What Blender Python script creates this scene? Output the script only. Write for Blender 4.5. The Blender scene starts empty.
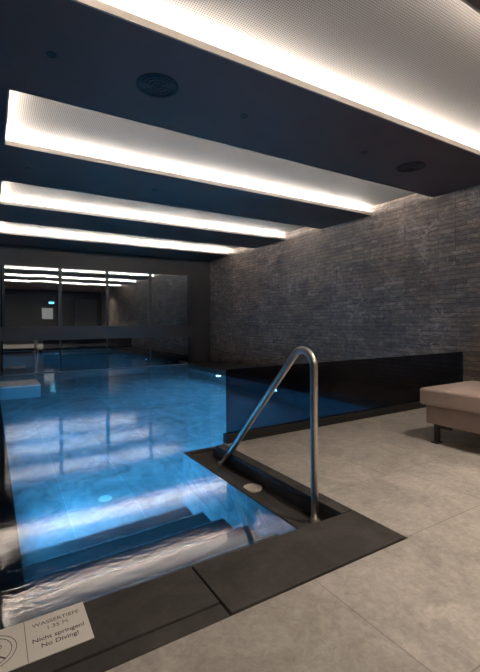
import bpy, bmesh, math, random
from mathutils import Vector, Matrix, Quaternion
random.seed(7)
C = bpy.context.scene.collection
S = bpy.context.scene

# ------------------------------------------------------------------ camera
EYE = 1.10
cam_d = bpy.data.cameras.new('camera')
cam = bpy.data.objects.new('camera', cam_d); C.objects.link(cam)
cam_d.sensor_fit = 'VERTICAL'; cam_d.sensor_height = 36.0
cam_d.lens = 408.0 / 672.0 * 36.0
cam_d.shift_y = -(336.0 - 322.5) / 672.0
cam_d.clip_start = 0.02
yaw = math.radians(31.475)
cam.location = (0, 0, EYE)
cam.rotation_euler = (Matrix.Rotation(-yaw, 4, 'Z') @ Matrix.Rotation(math.radians(90), 4, 'X')
                      @ Matrix.Rotation(math.radians(-0.35), 4, 'Z')).to_euler()
S.camera = cam

# ------------------------------------------------------------------ world and exposure
w = bpy.data.worlds.new('night'); S.world = w; w.use_nodes = True
w.node_tree.nodes['Background'].inputs[0].default_value = (0.01, 0.013, 0.02, 1)
w.node_tree.nodes['Background'].inputs[1].default_value = 0.25
S.view_settings.view_transform = 'Standard'; S.view_settings.look = 'None'
S.view_settings.gamma = 1.0; S.view_settings.exposure = 0.0
S.view_settings.use_curve_mapping = False
S.cycles.max_bounces = 10; S.cycles.diffuse_bounces = 5; S.cycles.glossy_bounces = 5
S.cycles.transmission_bounces = 8; S.cycles.sample_clamp_indirect = 20.0
S.cycles.use_denoising = True
LED_POWER = 138.0        # radiance of the strips in the coves
FILL_POWER = 235.0      # watts of each added fill lamp out of view
POOL_POWER = 28.0       # watts of each underwater lamp
POOL_COL = (0.06, 0.46, 1.0)

# ------------------------------------------------------------------ materials
class N:
    def __init__(s, name):
        s.m = bpy.data.materials.new(name); s.m.use_nodes = True
        s.t = s.m.node_tree; s.b = s.t.nodes['Principled BSDF']; s.out = s.t.nodes['Material Output']
    def n(s, typ, **k):
        x = s.t.nodes.new(typ)
        for a, v in k.items(): setattr(x, a, v)
        return x
    def l(s, a, b): s.t.links.new(a, b)
    def coords(s, order='XYZ', scale=(1, 1, 1)):
        """object coordinates (metres) with the axes swapped into the texture's XY plane"""
        g = s.n('ShaderNodeNewGeometry'); p = s.n('ShaderNodeSeparateXYZ'); q = s.n('ShaderNodeCombineXYZ')
        s.l(g.outputs['Position'], p.inputs[0])
        for i, a in enumerate(order): s.l(p.outputs['XYZ'.index(a)], q.inputs[i])
        mp = s.n('ShaderNodeMapping'); mp.inputs['Scale'].default_value = scale
        s.l(q.outputs[0], mp.inputs[0]); return mp.outputs[0]
    def noise(s, vec, scale, detail=4, rough=.55, dist=0):
        x = s.n('ShaderNodeTexNoise'); x.inputs['Scale'].default_value = scale
        x.inputs['Detail'].default_value = detail; x.inputs['Roughness'].default_value = rough
        x.inputs['Distortion'].default_value = dist
        if vec is not None: s.l(vec, x.inputs['Vector'])
        return x.outputs['Fac']
    def ramp(s, fac, stops):
        r = s.n('ShaderNodeValToRGB'); e = r.color_ramp.elements
        while len(e) < len(stops): e.new(.5)
        for i, (p, c) in enumerate(stops):
            e[i].position = p; e[i].color = (c if len(c) == 4 else (*c, 1))
        s.l(fac, r.inputs[0]); return r.outputs[0]
    def mix(s, a, b, fac=.5, mode='MIX'):
        x = s.n('ShaderNodeMix', data_type='RGBA', blend_type=mode)
        for sock, v in ((x.inputs[0], fac), (x.inputs[6], a), (x.inputs[7], b)):
            if hasattr(v, 'is_linked') or hasattr(v, 'links'): s.l(v, sock)
            else: sock.default_value = v if not isinstance(v, tuple) else (*v, 1)[:4]
        return x.outputs[2]
    def bump(s, h, strength=.3, dist=.01):
        b = s.n('ShaderNodeBump'); b.inputs['Strength'].default_value = strength
        b.inputs['Distance'].default_value = dist; s.l(h, b.inputs['Height'])
        s.l(b.outputs[0], s.b.inputs['Normal']); return b.outputs[0]
    def brick(s, vec, bw, rh, mortar, offset=.5, freq=2, c1=(1, 1, 1), c2=(0, 0, 0), mc=(.5, .5, .5), smooth=.1, squash=1):
        x = s.n('ShaderNodeTexBrick'); x.offset = offset; x.offset_frequency = freq; x.squash = squash
        x.inputs['Scale'].default_value = 1; x.inputs['Brick Width'].default_value = bw
        x.inputs['Row Height'].default_value = rh; x.inputs['Mortar Size'].default_value = mortar
        x.inputs['Mortar Smooth'].default_value = smooth
        x.inputs['Color1'].default_value = (*c1, 1); x.inputs['Color2'].default_value = (*c2, 1)
        x.inputs['Mortar'].default_value = (*mc, 1); s.l(vec, x.inputs['Vector']); return x

def simple(name, col, rough=.5, metal=0, noise=0, nscale=20, spec=.5, bump=0):
    k = N(name); k.b.inputs['Roughness'].default_value = rough; k.b.inputs['Metallic'].default_value = metal
    k.b.inputs['Specular IOR Level'].default_value = spec
    if noise:
        f = k.noise(k.coords(), nscale)
        lo = tuple(c * (1 - noise) for c in col); hi = tuple(min(1, c * (1 + noise)) for c in col)
        k.l(k.ramp(f, [(.3, lo), (.7, hi)]), k.b.inputs['Base Color'])
        if bump: k.bump(f, bump, .002)
    else: k.b.inputs['Base Color'].default_value = (*col, 1)
    return k.m

def emis(name, col, s):
    k = N(name); e = k.n('ShaderNodeEmission'); e.inputs[0].default_value = (*col, 1); e.inputs[1].default_value = s
    k.l(e.outputs[0], k.out.inputs[0]); return k.m

def slate_wall():
    k = N('stacked_slate'); v = k.coords('YZX')
    br = k.brick(v, .42, .068, .0028, offset=.37, freq=3, c1=(.25, .25, .25), c2=(.85, .85, .85), mc=(0, 0, 0), smooth=.2)
    br.inputs['Mortar Size'].default_value = .0045
    big = k.noise(k.coords('YZX', (1, 1.4, 1)), 2.6, 5, .62, .8)
    fine = k.noise(k.coords('YZX', (1, 2.0, 1)), 5, 8, .72, 1.8)
    base = k.ramp(fine, [(.32, (.115, .092, .077)), (.52, (.20, .167, .142)), (.72, (.38, .325, .28))])
    tint = k.ramp(br.outputs['Color'], [(0, (.28, .28, .29)), (.25, (.72, .72, .75)), (.85, (1.22, 1.17, 1.1))])
    c = k.mix(base, tint, 1.0, 'MULTIPLY')
    c = k.mix(c, k.ramp(big, [(.3, (.72, .72, .75)), (.7, (1.3, 1.26, 1.2))]), 1.0, 'MULTIPLY')
    # pale feathery scratches of the split stone
    wv = k.n('ShaderNodeTexNoise'); wv.inputs['Scale'].default_value = 3.6; wv.inputs['Detail'].default_value = 6
    wv.inputs['Roughness'].default_value = .68; wv.inputs['Distortion'].default_value = 1.0
    k.l(k.coords('YZX', (1, 1.5, 1)), wv.inputs['Vector'])
    vein = k.ramp(wv.outputs['Fac'], [(.0, (0, 0, 0)), (.478, (0, 0, 0)), (.50, (1, 1, 1)), (.522, (0, 0, 0)), (1, (0, 0, 0))])
    patch = k.ramp(k.noise(k.coords('YZX'), 1.7, 3), [(.50, (0, 0, 0)), (.64, (1, 1, 1))])
    msk = k.mix(vein, patch, 1.0, 'MULTIPLY')
    c = k.mix(c, (.46, .41, .36), msk)
    k.l(c, k.b.inputs['Base Color']); k.b.inputs['Roughness'].default_value = .62
    h = k.n('ShaderNodeMath', operation='MULTIPLY_ADD'); k.l(fine, h.inputs[0]); h.inputs[1].default_value = .5
    k.l(br.outputs['Color'], h.inputs[2]); k.bump(h.outputs[0], .5, .008)
    return k.m

def floor_tile():
    k = N('beige_stone_tile'); v = k.coords('XYZ')
    mp = k.n('ShaderNodeMapping'); mp.inputs['Location'].default_value = (1.14, -1.335 + 3.1, 0); k.l(v, mp.inputs[0])
    br = k.brick(mp.outputs[0], 1.24, .62, .0028, offset=.133, freq=2, c1=(.9, .9, .9), c2=(1.1, 1.1, 1.1), mc=(.62, .62, .62))
    a = k.noise(v, 3.2, 9, .68, 1.2); b = k.noise(v, 30, 6, .75, .6)
    c = k.ramp(a, [(.32, (.29, .265, .235)), (.68, (.47, .435, .39))])
    c = k.mix(c, k.ramp(b, [(.3, (.7, .7, .7)), (.7, (1.25, 1.25, 1.25))]), .8, 'MULTIPLY')
    c = k.mix(c, br.outputs['Color'], 1.0, 'MULTIPLY')
    k.l(c, k.b.inputs['Base Color']); k.b.inputs['Roughness'].default_value = .48
    h = k.mix(b, br.outputs['Fac'], .6); k.bump(b, .18, .002); return k.m

def dark_stone():
    k = N('anthracite_stone'); v = k.coords('XYZ')
    a = k.noise(v, 3.5, 6, .6, .8); b = k.noise(v, 40, 5, .7)
    c = k.ramp(a, [(.3, (.034, .032, .0305)), (.7, (.070, .065, .061))])
    c = k.mix(c, k.ramp(b, [(.3, (.8, .8, .8)), (.75, (1.3, 1.3, 1.3))]), .6, 'MULTIPLY')
    k.l(c, k.b.inputs['Base Color']); k.b.inputs['Roughness'].default_value = .6; k.b.inputs['Specular IOR Level'].default_value = .2
    k.bump(b, .2, .002); return k.m

def pool_tile(name, order, col=(.50, .56, .60)):
    k = N(name); v = k.coords(order)
    br = k.brick(v, 1.2, .6, .004, offset=0, freq=1, c1=(.8, .8, .8), c2=(1.08, 1.08, 1.08), mc=(1.3, 1.3, 1.3))
    a = k.noise(v, 3.5, 8, .65, 1.2)
    f = k.ramp(a, [(.3, tuple(x * .42 for x in col)), (.7, col)])
    c = k.mix(f, br.outputs['Color'], 1.0, 'MULTIPLY')
    k.l(c, k.b.inputs['Base Color']); k.b.inputs['Roughness'].default_value = .5; return k.m

def perforated():
    k = N('perforated_white_panel'); v = k.coords('XYZ')
    s = k.n('ShaderNodeVectorMath', operation='SCALE'); s.inputs['Scale'].default_value = 1 / .0165; k.l(v, s.inputs[0])
    f = k.n('ShaderNodeVectorMath', operation='FRACTION'); k.l(s.outputs[0], f.inputs[0])
    g = k.n('ShaderNodeVectorMath', operation='SUBTRACT'); g.inputs[1].default_value = (.5, .5, 0); k.l(f.outputs[0], g.inputs[0])
    m = k.n('ShaderNodeVectorMath', operation='MULTIPLY'); m.inputs[1].default_value = (1, 1, 0); k.l(g.outputs[0], m.inputs[0])
    ln = k.n('ShaderNodeVectorMath', operation='LENGTH'); k.l(m.outputs[0], ln.inputs[0])
    c = k.ramp(ln.outputs['Value'], [(.24, (.08, .075, .07)), (.34, (.28, .25, .222))])
    k.l(c, k.b.inputs['Base Color']); k.b.inputs['Roughness'].default_value = .7; return k.m

def water_mat():
    k = N('pool_water'); v = k.coords('XYZ', (.62, 1.25, 1))
    a = k.noise(v, 4.0, 2, .5, .5); b = k.noise(v, 17, 3, .55, .8); 
    h = k.n('ShaderNodeMath', operation='MULTIPLY_ADD'); k.l(b, h.inputs[0]); h.inputs[1].default_value = 1.8
    aa = k.n('ShaderNodeMath', operation='MULTIPLY'); aa.inputs[1].default_value = .5; k.l(a, aa.inputs[0]); k.l(aa.outputs[0], h.inputs[2])
    c = k.noise(k.coords('XYZ', (.7, 1.3, 1)), 34, 3, .6)
    h2 = k.n('ShaderNodeMath', operation='MULTIPLY_ADD'); k.l(c, h2.inputs[0]); h2.inputs[1].default_value = .8; k.l(h.outputs[0], h2.inputs[2]); h = h2
    bp = k.n('ShaderNodeBump'); bp.inputs['Strength'].default_value = 1; bp.inputs['Distance'].default_value = .00026
    k.l(h.outputs[0], bp.inputs['Height'])
    g = k.n('ShaderNodeBsdfGlass'); g.inputs['IOR'].default_value = 1.333; g.inputs['Roughness'].default_value = 0.0
    g.inputs['Color'].default_value = (.93, .98, 1, 1)
    k.l(bp.outputs[0], g.inputs['Normal'])
    gl = k.n('ShaderNodeBsdfAnisotropic'); gl.inputs['Roughness'].default_value = .0; gl.inputs['Color'].default_value = (1, 1, 1, 1)
    fr = k.n('ShaderNodeFresnel'); fr.inputs['IOR'].default_value = 2.6
    for q in (gl, fr): k.l(bp.outputs[0], q.inputs['Normal'])
    mx = k.n('ShaderNodeMixShader'); k.l(fr.outputs[0], mx.inputs[0]); k.l(g.outputs[0], mx.inputs[1]); k.l(gl.outputs[0], mx.inputs[2])
    k.l(mx.outputs[0], k.out.inputs[0]); return k.m

def glass(name, col, ior=1.5, rough=0):
    k = N(name); g = k.n('ShaderNodeBsdfGlass'); g.inputs['IOR'].default_value = ior
    g.inputs['Color'].default_value = (*col, 1); g.inputs['Roughness'].default_value = rough
    k.l(g.outputs[0], k.out.inputs[0]); return k.m

def pane_mat():
    k = N('window_glass'); v = k.coords('XZY', (.6, .25, 1))
    a = k.noise(v, 1.3, 1)
    bp = k.n('ShaderNodeBump'); bp.inputs['Strength'].default_value = 1; bp.inputs['Distance'].default_value = .006
    k.l(a, bp.inputs['Height'])
    g = k.n('ShaderNodeBsdfGlass'); g.inputs['IOR'].default_value = 1.62
    g.inputs['Color'].default_value = (.8, .86, .9, 1); k.l(bp.outputs[0], g.inputs['Normal'])
    gl = k.n('ShaderNodeBsdfAnisotropic'); gl.inputs['Roughness'].default_value = .0; gl.inputs['Color'].default_value = (.9, .95, 1, 1)
    k.l(bp.outputs[0], gl.inputs['Normal'])
    mx = k.n('ShaderNodeMixShader'); mx.inputs[0].default_value = .27      # solar-control coating
    k.l(g.outputs[0], mx.inputs[1]); k.l(gl.outputs[0], mx.inputs[2])
    k.l(mx.outputs[0], k.out.inputs[0]); return k.m

def fabric():
    k = N('taupe_upholstery'); v = k.coords('XYZ')
    a = k.noise(v, 6, 4); b = k.noise(v, 160, 2)
    c = k.ramp(a, [(.3, (.27, .198, .165)), (.7, (.33, .245, .205))])
    k.l(c, k.b.inputs['Base Color']); k.b.inputs['Roughness'].default_value = .85
    k.b.inputs['Sheen Weight'].default_value = .25; k.bump(b, .4, .002); return k.m

M = dict(
    slate=slate_wall(), floor=floor_tile(), stone=dark_stone(), ceil=simple('navy_ceiling_paint', (.105, .064, .058), .55, noise=.08, nscale=3),
    perf=perforated(), lip=simple('cream_lip', (.36, .32, .27), .6), cove=simple('white_cove', (.7, .69, .67), .6),
    led=emis('led_strip', (1.0, .92, .84), LED_POWER), water=water_mat(), pane=pane_mat(),
    tinted=glass('smoked_glass', (.38, .38, .42), 1.38), frame=simple('bronze_frame', (.045, .042, .041), .45),
    wallb=simple('dark_brown_plaster', (.040, .034, .030), .7, noise=.12, nscale=4),
    walld=simple('dark_plaster', (.035, .034, .037), .6, noise=.1, nscale=4),
    ptile=pool_tile('pool_floor_tile', 'YXZ'), ptx=pool_tile('pool_side_tile', 'YZX'), pty=pool_tile('pool_end_tile', 'XZY'),
    dtile=pool_tile('pool_step_tile', 'XYZ', (.05, .058, .07)),
    steel=simple('brushed_steel', (.62, .60, .57), .3, 1.0, noise=.06, nscale=60),
    bezel=simple('steel_bezel', (.5, .5, .5), .35, 1.0), flange=simple('polished_flange', (.8, .76, .7), .3, .85), black=simple('black_metal', (.012, .012, .012), .45),
    white=simple('white_sign', (.74, .71, .65), .5), ink=simple('grey_print', (.10, .095, .09), .6),
    fabric=fabric(), shelf=simple('pale_blue_tile', (.75, .85, .9), .4), lens=emis('pool_lamp_lens', (.2, .7, 1.0), 110),
    curtain=simple('grey_curtain', (.10, .10, .11), .9), lit=emis('lit_room', (.9, .85, .75), .55), bluelit=emis('exit_lamp', (.2, .75, 1), 5),
    speaker=simple('dark_speaker_grille', (.012, .016, .026), .35), cavity=simple('black_hole', (.006, .007, .010), .5),
    nose=simple('step_edge', (.22, .25, .28), .5), warm=emis('warm_lens', (1, .85, .7), 4), night=simple('night_ground', (.02, .02, .02), .9), grate=simple('steel_grate', (.8, .74, .66), .45, .5))

# ------------------------------------------------------------------ mesh helpers
def link(name, bm, mat, parent=None, smooth=False):
    me = bpy.data.meshes.new(name); bmesh.ops.recalc_face_normals(bm, faces=bm.faces[:]); bm.to_mesh(me); bm.free()
    if smooth:
        for p in me.polygons: p.use_smooth = True
    me.materials.append(mat); o = bpy.data.objects.new(name, me); C.objects.link(o)
    if parent: o.parent = parent
    return o
def box(bm, x0, x1, y0, y1, z0, z1, bevel=0, seg=2):
    r = bmesh.ops.create_cube(bm, size=1)
    for v in r['verts']:
        v.co = Vector(((x0 + x1) / 2 + v.co.x * (x1 - x0), (y0 + y1) / 2 + v.co.y * (y1 - y0), (z0 + z1) / 2 + v.co.z * (z1 - z0)))
    if bevel:
        es = list({e for v in r['verts'] for e in v.link_edges})
        bmesh.ops.bevel(bm, geom=es, offset=bevel, segments=seg, profile=.5, affect='EDGES')
def prism(bm, pts, z0, z1):
    a = [bm.verts.new((x, y, z0)) for x, y in pts]; b = [bm.verts.new((x, y, z1)) for x, y in pts]
    bm.faces.new(a[::-1]); bm.faces.new(b)
    for i in range(len(pts)): j = (i + 1) % len(pts); bm.faces.new((a[i], a[j], b[j], b[i]))
def disc(bm, c, r, z0, z1, n=32, r2=None):
    r2 = r if r2 is None else r2
    a = [bm.verts.new((c[0] + r * math.cos(t * 2 * math.pi / n), c[1] + r * math.sin(t * 2 * math.pi / n), z0)) for t in range(n)]
    b = [bm.verts.new((c[0] + r2 * math.cos(t * 2 * math.pi / n), c[1] + r2 * math.sin(t * 2 * math.pi / n), z1)) for t in range(n)]
    bm.faces.new(a[::-1]); bm.faces.new(b)
    for i in range(n): j = (i + 1) % n; bm.faces.new((a[i], a[j], b[j], b[i]))
def ring(bm, c, ro, ri, z0, z1, n=40):
    L = []
    for r, z in ((ro, z0), (ro, z1), (ri, z1), (ri, z0)):
        L.append([bm.verts.new((c[0] + r * math.cos(t * 2 * math.pi / n), c[1] + r * math.sin(t * 2 * math.pi / n), z)) for t in range(n)])
    for k in range(4):
        A, B = L[k], L[(k + 1) % 4]
        for i in range(n): j = (i + 1) % n; bm.faces.new((A[i], A[j], B[j], B[i]))
def tube(bm, pts, r, n=20):
    pts = [Vector(p) for p in pts]; L = []; up = Vector((1, 0, 0))
    for i, p in enumerate(pts):
        d = (pts[min(i + 1, len(pts) - 1)] - pts[max(i - 1, 0)]).normalized()
        a = (up - d * up.dot(d)).normalized(); b = d.cross(a)
        L.append([bm.verts.new(p + (a * math.cos(t * 2 * math.pi / n) + b * math.sin(t * 2 * math.pi / n)) * r) for t in range(n)])
    for A, B in zip(L, L[1:]):
        for i in range(n): j = (i + 1) % n; bm.faces.new((A[i], A[j], B[j], B[i]))
    bm.faces.new(L[0][::-1]); bm.faces.new(L[-1])
def tag(o, label, cat, group=None, kind=None):
    o['label'] = label; o['category'] = cat
    if group: o['group'] = group
    if kind: o['kind'] = kind
    return o
def thing(name, label, cat, loc=(0, 0, 0), group=None, rot=(0, 0, 0)):
    o = bpy.data.objects.new(name, None); C.objects.link(o); o.location = loc; o.rotation_euler = rot
    o.empty_display_size = .1; return tag(o, label, cat, group)
def struct(name, boxes, mat, bevel=0):
    bm = bmesh.new()
    for b in boxes: box(bm, *b, bevel=bevel)
    o = link(name, bm, mat); o['kind'] = 'structure'; return o
def dup(root, loc, label):
    r = root.copy(); C.objects.link(r); r.location = loc; r['label'] = label
    for ch in root.children:
        c = ch.copy(); C.objects.link(c); c.parent = r
        for g in ch.children:
            d = g.copy(); C.objects.link(d); d.parent = c
    return r
B = bmesh.new

# ------------------------------------------------------------------ layout (metres)
WX = 5.68          # right wall
GY = 11.0          # window wall
CZ = 2.96          # underside of the ceiling panels
WZ = -0.103        # water level
DZ = -1.41         # pool floor
PR = 4.58          # right edge of the pool
PL = 0.13          # left edge of the pool
LX = 1.515         # inner edge of the overflow channel
FY = 1.69          # front edge of the pool
BY = 3.25          # balustrade
CY = 3.50          # far end of the overflow channel
CF = -.116         # floor of the overflow channel
COVES = [(1.33, 2.50), (3.70, 4.88), (6.12, 7.33), (8.55, 9.72)]

# ------------------------------------------------------------------ room shell
struct('wall_right', [(WX, WX + .2, -3, GY + .2, -.3, 3.4)], M['slate'])
struct('floor', [(-1.8, WX, -3, 1.325, -.2, 0), (1.805, WX, 1.325, BY + .02, -.14, 0)], M['floor'])
bm = B(); prism(bm, [(.02, FY + .02), (.02, GY), (-.3, GY), (-.3, FY + .02)], -1.6, CZ + .02)
o = link('wall_left', bm, M['walld']); o['kind'] = 'structure'
struct('wall_left_front', [(-2.0, -1.8, -3, FY, 0, 3.3), (-1.8, -.3, FY + .02, FY + .2, -.2, 3.3)], M['walld'])
struct('wall_front', [(-2, WX + .2, -3.2, -3, -.2, 3.4)], M['walld'])
struct('wall_back', [(-.3, .22, GY, GY + .2, -1.6, 3.4), (4.97, WX + .2, GY, GY + .2, -1.6, 3.4), (.22, 4.97, GY, GY + .2, 2.50, 3.4),
                     (.22, 4.97, GY, GY + .2, -1.6, WZ - .03)], M['wallb'])
# ceiling: dark panels between the coves, and the upper deck that closes the room
edges = [-3] + [e for c in COVES for e in c] + [GY]
bxs = []
for i in range(0, len(edges), 2):
    bxs.append((-2, WX, edges[i] + (.004 if i else 0), edges[i + 1] - (.004 if i + 2 < len(edges) else 0), CZ, CZ + .035))
for a, b in COVES: bxs.append((-2, .13, a - .01, b + .01, CZ, CZ + .035))
struct('ceiling', bxs, M['ceil'])
struct('ceiling_upper', [(-2, WX, -3, GY, 3.22, 3.35)], M['ceil'])

cove_lbl = ['large perforated white light cove nearest the camera, cut by the top of the picture',
            'white light cove directly behind the nearest one, its left end showing above the pool',
            'third white light cove, a narrow glowing band between navy ceiling panels',
            'farthest white light cove, thinnest glowing band in front of the window wall']
for (a, b), lb in zip(COVES, cove_lbl):
    t = thing('light_cove', lb, 'ceiling light', (.14, (a + b) / 2, CZ), 'light coves in the ceiling')
    t_loc = Vector(t.location)
    def P(name, bm, mat):
        bmesh.ops.translate(bm, verts=bm.verts[:], vec=-t_loc); return link(name, bm, mat, t)
    s = .16
    bm = B(); box(bm, .14 - s, WX, a - s, b + s, CZ + .142, CZ + .157); P('perforated_panel', bm, M['perf'])
    bm = B()   # vertical back of the recess
    box(bm, .14 - s - .01, WX, a - s - .01, a - s, CZ + .036, CZ + .16); box(bm, .14 - s - .01, WX, b + s, b + s + .01, CZ + .036, CZ + .16)
    box(bm, .14 - s - .01, .14 - s, a - s, b + s, CZ + .036, CZ + .16); P('recess_wall', bm, M['cove'])
    bm = B()
    box(bm, .13, WX, a - .003, a + .012, CZ - .001, CZ + .05); box(bm, .13, WX, b - .012, b + .003, CZ - .001, CZ + .05)
    box(bm, .127, .142, a + .012, b - .012, CZ - .001, CZ + .05); P('lip', bm, M['lip'])
    for bb in ((.10, WX - .02, a - .085, a - .065), (.10, WX - .02, b + .065, b + .085), (.055, .075, a - .06, b + .06)):
        bm = B(); box(bm, *bb, CZ + .052, CZ + .064); P('light_strip', bm, M['led'])

# ------------------------------------------------------------------ window wall
def window(n, x0, x1, z0, z1, first=False):
    fr = B()
    if first: box(fr, x0, x0 + .05, GY - .03, GY + .06, z0, z1)
    box(fr, x1 - .035, x1 + .035, GY - .03, GY + .06, z0, z1)
    box(fr, x0 + (.05 if first else .035), x1 - .035, GY - .02, GY + .05, z1 - .03, z1)
    o = link('window_%d' % n, fr, M['frame']); o['kind'] = 'structure'
    p = B(); box(p, x0 + (.05 if first else .035), x1 - .035, GY + .0, GY + .012, z0, z1 - .03)
    link('glass_pane', p, M['pane'], o)
ms = [.24, 1.49, 2.63, 3.80, 4.95]
for i in range(4): window(i + 1, ms[i], ms[i + 1], 1.03, 2.50, i == 0)
struct('trim_1', [(.2, 5.03, GY - .09, GY + .08, .70, 1.03)], M['frame'], .004)
for i in range(4):
    p = B(); box(p, ms[i] + .012, ms[i + 1] - .012, GY, GY + .012, WZ - .02, .70)
    o = link('window_%d' % (i + 5), p, M['pane']); o['kind'] = 'structure'
    p = B(); box(p, ms[i + 1] - .012, ms[i + 1] + .012, GY - .01, GY + .03, WZ - .02, .70); link('glazing_bar', p, M['frame'], o)
struct('trim_2', [(.22, 4.97, GY - .03, GY + .02, WZ - .03, WZ + .012)], simple('sill_metal', (.25, .3, .33), .4, .6))
struct('floor_outside', [(-1, 7, GY + .2, GY + 9, -.3, -.2)], M['night'])

# ------------------------------------------------------------------ pool shell
def shell(name, bx, mat): return struct(name, bx, mat)
shell('floor_pool', [(PL - .12, WX, FY - .1, GY, DZ - .1, DZ)], M['ptile'])
shell('wall_pool_right', [(PR, PR + .15, CY, 10.2, DZ, -.08)], M['ptx'])
shell('wall_pool_right_far', [(5.0, 5.1, 10.2, GY, DZ, -.08)], M['ptx'])
shell('wall_pool_left', [(PL - .12, PL, FY, GY, DZ, -.20)], M['ptx'])
shell('wall_pool_front', [(PL, LX, FY - .1, FY + .01, DZ, -.09)], M['pty'])
shell('wall_pool_deck', [(1.96, PR, CY - .10, CY, DZ, -.155), (LX + .04, 1.96, CY - .10, CY - .002, DZ, CF - .055)], M['pty'])
shell('wall_pool_channel', [(LX, LX + .04, FY, CY, DZ, WZ - .006)], M['ptx'])
shell('wall_pool_end', [(PL, 5.0, GY - .02, GY - .001, DZ, WZ - .03)], M['pty'])
struct('trim_3', [(PL - .10, PL, FY, GY, -.20, WZ - .012)], M['stone'])
# dark ledges round the pool
struct('trim_4', [(PR - .01, WX, CY + .002, 10.2, -.2, 0.0)], M['stone'], .004)
struct('trim_5', [(1.96, WX, BY + .02, CY, -.155, -.11)], M['stone'], .003)
# water
bm = B(); pts = [(PL - .10, FY), (LX + .012, FY), (LX + .008, CY - .002), (PR, CY - .002), (PR, 10.2), (5.0, 10.2), (5.0, GY - .005), (PL - .1, GY - .005)]
vs = [bm.verts.new((x, y, WZ)) for x, y in pts]; bm.faces.new(vs)
water = link('pool_water', bm, M['water'])
tag(water, 'clear rippled blue pool water filling the indoor swimming pool', 'water', kind='stuff')

# coping along the front
def slab(label, bx):
    bm = B(); box(bm, *bx, bevel=.004); o = link('coping_tile', bm, M['stone'])
    return tag(o, label, 'coping tile', 'dark stone coping tiles round the pool')
slab('large square anthracite coping tile in front of the handrail post', (.772, 1.80, 1.338, FY, -.035, .003))
slab('long anthracite coping tile carrying the white depth sign', (-1.79, .764, 1.415, FY, -.035, .003))
slab('narrow anthracite strip between the sign tile and the beige floor', (-1.79, .764, 1.33, 1.405, -.035, .001))
slab('narrow anthracite coping strip running beside the sunken handrail channel', (1.714, 1.80, FY + .006, BY - .03, -.035, .003))
# overflow channel (recessed tray)
struct('trim_6', [(LX + .04, 1.96, FY - .1, CY - .002, CF - .05, CF), (1.714, 1.80, FY, BY + .02, CF, -.036),
                  (-1.79, 1.80, 1.33, FY - .02, -.2, -.036)], M['stone'])
ch = B(); box(ch, LX + .004, LX + .05, FY + .002, CY - .001, CF, WZ + .005, bevel=.004)
o = link('stone_kerb', ch, M['stone']); tag(o, 'long low dark stone kerb between the pool water and the handrail channel', 'kerb'); ch = B()
box(ch, LX + .05, 1.955, CY - .055, CY - .001, CF, WZ + .005)
o = link('stone_kerb', ch, M['stone']); tag(o, 'short dark stone kerb closing the far end of the handrail channel', 'kerb')

# steps
st = thing('pool_steps', 'flight of submerged dark steps leading down into the near end of the pool', 'steps', (0, 0, 0))
NS = 5
for i in range(NS):
    bm = B(); y1 = FY + .02 + .345 * (i + 1); z = -.34 - i * .22
    box(bm, PL + .01, LX - .002, FY + .012 if i == 0 else y1 - .345, y1, max(DZ + .002, -1.405), z); link('step', bm, M['dtile'], st)
    bm = B(); box(bm, PL + .01, LX - .002, y1 - .012, y1 + .003, z, z + .004); link('nosing', bm, M['nose'], st)

# pale bench block at the far left
bm = B(); box(bm, PL + .02, .84, 8.9, 9.8, DZ, -.085, bevel=.005)
o = link('pool_bench', bm, M['shelf']); tag(o, 'pale blue block at the far left corner of the pool', 'pool bench')

# underwater lamps
lamps = [((PL + .005, 3.8, -.8), 1, 'underwater lamp in the left pool wall opposite the handrail'),
         ((PL + .005, 6.3, -.65), 1, 'underwater lamp in the left pool wall midway down the pool'),
         ((PR - .005, 6.2, -.5), -1, 'underwater lamp in the right pool wall just behind the smoked glass'),
         ((PR - .005, 8.4, -.40), -1, 'underwater lamp in the right pool wall nearest the window')]
lamps.append(((2.35, CY + .005, -.40), 2, 'underwater lamp below the glass balustrade, mirrored in the window'))
for (x, y, z), s, lb in lamps:
    t = thing('pool_lamp', lb, 'pool lamp', (x, y, z), 'underwater lamps', (0, math.radians(90) * s, 0) if s < 2 else (math.radians(-90), 0, 0))
    bm = B(); ring(bm, (0, 0), .10, .075, 0, .006 if s == 1 else .02); link('bezel', bm, M['bezel'], t)
    bm = B(); disc(bm, (0, 0), .075, .001, .004 if s == 1 else .03, r2=.05); link('lens', bm, M['lens'], t)
    ld = bpy.data.lights.new('pool_lamp_light', 'AREA'); ld.shape = 'DISK'; ld.size = .15; ld.energy = POOL_POWER; ld.color = POOL_COL
    lo = bpy.data.objects.new('pool_lamp_light', ld); C.objects.link(lo); lo.parent = t; lo.location = (0, 0, .05); lo.rotation_euler = (math.pi, 0, 0)

# floor inlet
t = thing('pool_floor_inlet', 'round pale drain cover on the pool floor below the near reflections', 'drain', (.95, 4.1, DZ))
bm = B(); disc(bm, (0, 0), .065, 0, .012, r2=.058); link('cover', bm, simple('white_plastic', (.8, .85, .85), .4), t)
bm = B(); ring(bm, (0, 0), .075, .065, 0, .006); link('rim', bm, M['bezel'], t)

# ------------------------------------------------------------------ balustrade
t = thing('glass_balustrade', 'low smoked glass balustrade crossing the floor to the slate wall', 'balustrade', (1.82, BY, 0))
bm = B(); box(bm, .02, WX - 1.82 - .04, -.009, .009, .07, .672, bevel=.002); link('glass_panel', bm, M['tinted'], t)
bm = B(); box(bm, .0, WX - 1.82 - .002, -.035, .035, 0, .085, bevel=.003); link('base_channel', bm, M['black'], t)

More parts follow.
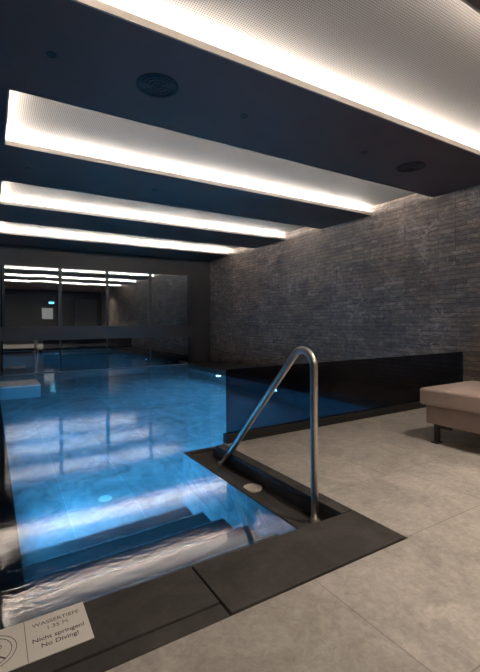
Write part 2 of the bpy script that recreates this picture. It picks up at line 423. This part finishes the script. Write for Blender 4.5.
# ------------------------------------------------------------------ handrail
RX = 1.680; rb = CF
t = thing('pool_handrail', 'bent stainless steel handrail standing in the channel beside the pool', 'handrail', (RX, 1.885, rb))
y1 = 1.885; y2 = 3.06; top = 1.012 - .022; R = .105
P0 = Vector((0, 0, 0)); P1 = Vector((0, 0, top - rb + .085)); P2 = Vector((0, y2 - y1, 0))
d1 = Vector((0, 0, 1)); d2 = (P2 - P1).normalized()
ang = math.acos(d1.dot(d2)); tl = R * math.tan(ang / 2)
A = P1 - d1 * tl; cen = A + Vector((0, R, 0))
pts = [P0 + (A - P0) * (i / 6) for i in range(7)]
for i in range(1, 25):
    th = ang * i / 24; pts.append(cen + Vector((0, -R * math.cos(th), R * math.sin(th))))
E_ = pts[-1]
pts += [E_ + (P2 - E_) * (i / 6) for i in range(1, 7)]
bm = B(); tube(bm, pts, .0238, 24); link('rail_tube', bm, M['steel'], t, True)
for yy in (0, y2 - y1):
    f = B(); disc(f, (0, yy), .034, 0, .012, r2=.034); disc(f, (0, yy), .034, .012, .026, r2=.029)
    fo = link('flange', f, M['flange'], t)
    for k in range(3):
        a = k * 2.094 + .5; s_ = B(); disc(s_, (.034 * math.cos(a), yy + .034 * math.sin(a)), .005, .008, .017, 8); link('screw', s_, M['bezel'], fo)
# drain grille
t = thing('channel_drain', 'small round grated drain in the dark channel between the handrail feet', 'drain', (1.630, 2.50, CF))
bm = B(); ring(bm, (0, 0), .068, .054, 0, .012); 
for k in range(-4, 5):
    L = math.sqrt(.055 ** 2 - (k * .012) ** 2); box(bm, -L, L, k * .012 - .0025, k * .012 + .0025, .002, .010)
link('grate', bm, M['grate'], t); bm = B(); disc(bm, (0, 0), .055, 0, .002); link('drain_cup', bm, M['black'], t)

# ------------------------------------------------------------------ sign
t = thing('depth_sign', 'white water depth and no diving sign lying on the dark coping', 'sign', (0, 0, .0035))
bm = B(); box(bm, -.42, .304, 1.480, 1.694, 0, .004, bevel=.001); link('plate', bm, M['white'], t)
def text(body, x, y, size, name='lettering', bold=0):
    cu = bpy.data.curves.new(name, 'FONT'); cu.body = body; cu.size = size; cu.align_x = 'CENTER'; cu.extrude = .0002; cu.offset = bold
    o = bpy.data.objects.new(name, cu); C.objects.link(o); dg = bpy.context.evaluated_depsgraph_get()
    me = bpy.data.meshes.new_from_object(o.evaluated_get(dg)); bpy.data.objects.remove(o)
    o = bpy.data.objects.new(name, me); C.objects.link(o); me.materials.append(M['ink']); o.parent = t; o.location = (x, y, .0043)
    return o
o = text('WASSERTIEFE', .202, 1.640, .0262); o.scale = (1.0, 1, 1)
text('1.35 M', .202, 1.607, .0262); text('Nicht springen!', .202, 1.560, .0275, bold=.0004); text('No Diving!', .202, 1.526, .0275, bold=.0004)
bm = B(); box(bm, .098, .1, 1.482, 1.692, .004, .0044); link('divider_line', bm, M['ink'], t)
bm = B(); c = (-.01, 1.587); ring(bm, c, .082, .0795, .004, .0044); ring(bm, c, .068, .0655, .004, .0044)
link('ring_mark', bm, M['ink'], t)
bm = B(); prism(bm, [(c[0] - .048, c[1] + .044), (c[0] - .044, c[1] + .048), (c[0] + .048, c[1] - .044), (c[0] + .044, c[1] - .048)], .004, .0044)
ring(bm, (c[0] + .026, c[1] + .016), .012, .0095, .004, .0044)
prism(bm, [(c[0] - .036, c[1] - .042), (c[0] - .030, c[1] - .044), (c[0] + .010, c[1] + .004), (c[0] + .004, c[1] + .008)], .004, .0044)
link('diver_pictogram', bm, M['ink'], t)

# ------------------------------------------------------------------ lounger
t = thing('lounger', 'taupe upholstered lounger with thick cushion on black metal legs', 'lounger', (3.34, .35, 0))
L_ = 1.98; W_ = .85
def cushion(x0, x1, y0, y1, z0, z1, bev):
    bm = B(); box(bm, x0, x1, y0, y1, z0, z1)
    bmesh.ops.subdivide_edges(bm, edges=bm.edges[:], cuts=5, use_grid_fill=True)
    cx, cy = (x0 + x1) / 2, (y0 + y1) / 2
    for v in bm.verts:
        u = 1 - abs((v.co.x - cx) / (x1 - x0) * 2) ** 4; w_ = 1 - abs((v.co.y - cy) / (y1 - y0) * 2) ** 6
        if v.co.z > z1 - 1e-4: v.co.z += .012 * u * w_
    return bm
bm = cushion(0, W_, 0, L_, .345, .495, .02); o = link('cushion', bm, M['fabric'], t, True)
md = o.modifiers.new('round', 'BEVEL'); md.width = .022; md.segments = 4; md.limit_method = 'ANGLE'; md.angle_limit = math.radians(50)
bm = B(); box(bm, .0, W_, L_ - .001, L_ + .001, .41, .414)
bm.free()
bm = B(); box(bm, .045, W_ - .045, .03, L_ - .035, .178, .340, bevel=.012, seg=3); o = link('upholstered_base', bm, M['fabric'], t)
for lx in (.12, W_ - .12):
    for ly, sg in ((L_ - .10, -1), (.10, 1)):
        bm = B(); box(bm, lx - .016, lx + .016, ly - .022, ly + .022, .006, .178, bevel=.002)
        box(bm, lx - .012, lx + .012, min(ly, ly + sg * .14), max(ly, ly + sg * .18), .138, .160)
        lg = link('leg', bm, M['black'], t)
        bm = B(); box(bm, lx - .05, lx + .05, ly - .03, ly + .03, 0, .006); link('foot_plate', bm, M['black'], lg)

# ------------------------------------------------------------------ ceiling fittings
t = thing('ceiling_speaker', 'round recessed ceiling speaker near the left, above the pool', 'ceiling speaker', (1.13, 3.06, CZ), 'round ceiling speakers')
bm = B(); ring(bm, (0, 0), (.165), .140, -.006, .0); link('trim_ring', bm, M['cavity'], t)
bm = B()
for r in (.03, .065, .10, .13): ring(bm, (0, 0), r, r - .012, -.006, -.001)
for k in range(6):
    a = k * math.pi / 3; d = Vector((math.cos(a), math.sin(a))); q = Vector((-d.y, d.x)) * .004
    prism(bm, [tuple(d * .01 + q), tuple(d * .01 - q), tuple(d * .140 - q), tuple(d * .140 + q)], -.005, 0)
link('grille', bm, simple('blue_black_grille', (.012, .018, .035), .3, .3), t)
dup(t, (4.33, 3.11, CZ), 'round recessed ceiling speaker near the slate wall, right of the picture')
t = thing('ceiling_spot', 'small black ceiling spot at the far left of the nearest navy panel', 'ceiling spot', (.37, 3.08, CZ), 'small black ceiling spots')
bm = B(); ring(bm, (0, 0), .034, .026, -.004, 0, 20); link('rim', bm, M['cavity'], t)
bm = B(); disc(bm, (0, 0), .026, -.002, 0, 20); link('lens', bm, M['speaker'], t)
for x, y, lb in ((1.96, 3.11, 'small black ceiling spot on the nearest navy panel, right of the left speaker'),
                 (3.52, 3.11, 'small black ceiling spot on the nearest navy panel, left of the right speaker'),
                 (5.1, 3.11, 'small black ceiling spot on the nearest navy panel, closest to the slate wall'),
                 (.39, 5.47, 'small black ceiling spot on the second navy panel, leftmost'),
                 (1.97, 5.48, 'small black ceiling spot on the second navy panel, left of the middle'),
                 (3.62, 5.52, 'small black ceiling spot on the second navy panel, right of the middle'),
                 (5.1, 5.5, 'small black ceiling spot on the second navy panel, closest to the slate wall'),
                 (.41, 7.9, 'small black ceiling spot on the third navy panel, leftmost'),
                 (2.0, 7.9, 'small black ceiling spot on the third navy panel, further right')):
    dup(t, (x, y, CZ), lb)

# warm fill lamps added out of view to brighten the deck floor
dl = [(.6, -1.2, 'leftmost'), (2.5, -.9, 'second from the left'), (2.9, .85, 'beside the first light cove'), (4.9, -.7, 'nearest the slate wall')]
for x, y, nm in dl:
    t = thing('fill_lamp', 'warm fill lamp added out of view over the deck, ' + nm, 'fill_lamp', (x, y, CZ), 'added fill lamps over the deck')
    bm = B(); ring(bm, (0, 0), .07, .055, -.006, 0, 24); link('rim', bm, M['bezel'], t)
    bm = B(); disc(bm, (0, 0), .055, -.002, 0, 24); link('lens', bm, M['warm'], t)
    ld = bpy.data.lights.new('fill_beam', 'SPOT'); ld.energy = FILL_POWER; ld.color = (1, .86, .72); ld.spot_size = math.radians(150)
    ld.spot_blend = 1; ld.shadow_soft_size = .12
    lo = bpy.data.objects.new('fill_beam', ld); C.objects.link(lo); lo.parent = t; lo.location = (0, 0, -.03)

# ------------------------------------------------------------------ behind the camera (seen only mirrored in the window)
struct('door_1', [(2.05, 3.1, -3.0, -2.95, 0, 2.15)], M['frame'])
bm = B(); box(bm, 2.45, 2.95, -2.95, -2.945, 1.35, 1.95); o = link('door_pane', bm, M['lit'], bpy.data.objects['door_1'])
t = thing('exit_lamp', 'small blue glowing sign lamp above the door, mirrored in the window', 'lamp', (2.9, -2.99, 2.25))
bm = B(); box(bm, -.16, .16, 0, .05, -.07, .07); link('housing', bm, M['black'], t)
bm = B(); box(bm, -.14, .14, .05, .055, -.05, .05); link('lit_face', bm, M['bluelit'], t)
bm = B(); n = 60; fr = []; bk = []
for i in range(n + 1):
    x = 4.1 + 1.3 * i / n; y = -2.86 + .05 * math.sin(i * 1.3)
    fr.append((x, y)); bk.append((x, y - .01))
for i in range(n): prism(bm, [fr[i], fr[i + 1], bk[i + 1], bk[i]][::-1], .02, 2.5)
tag(link('curtain', bm, M['curtain']), 'pleated grey curtain hanging on the wall, mirrored in the window', 'curtain')
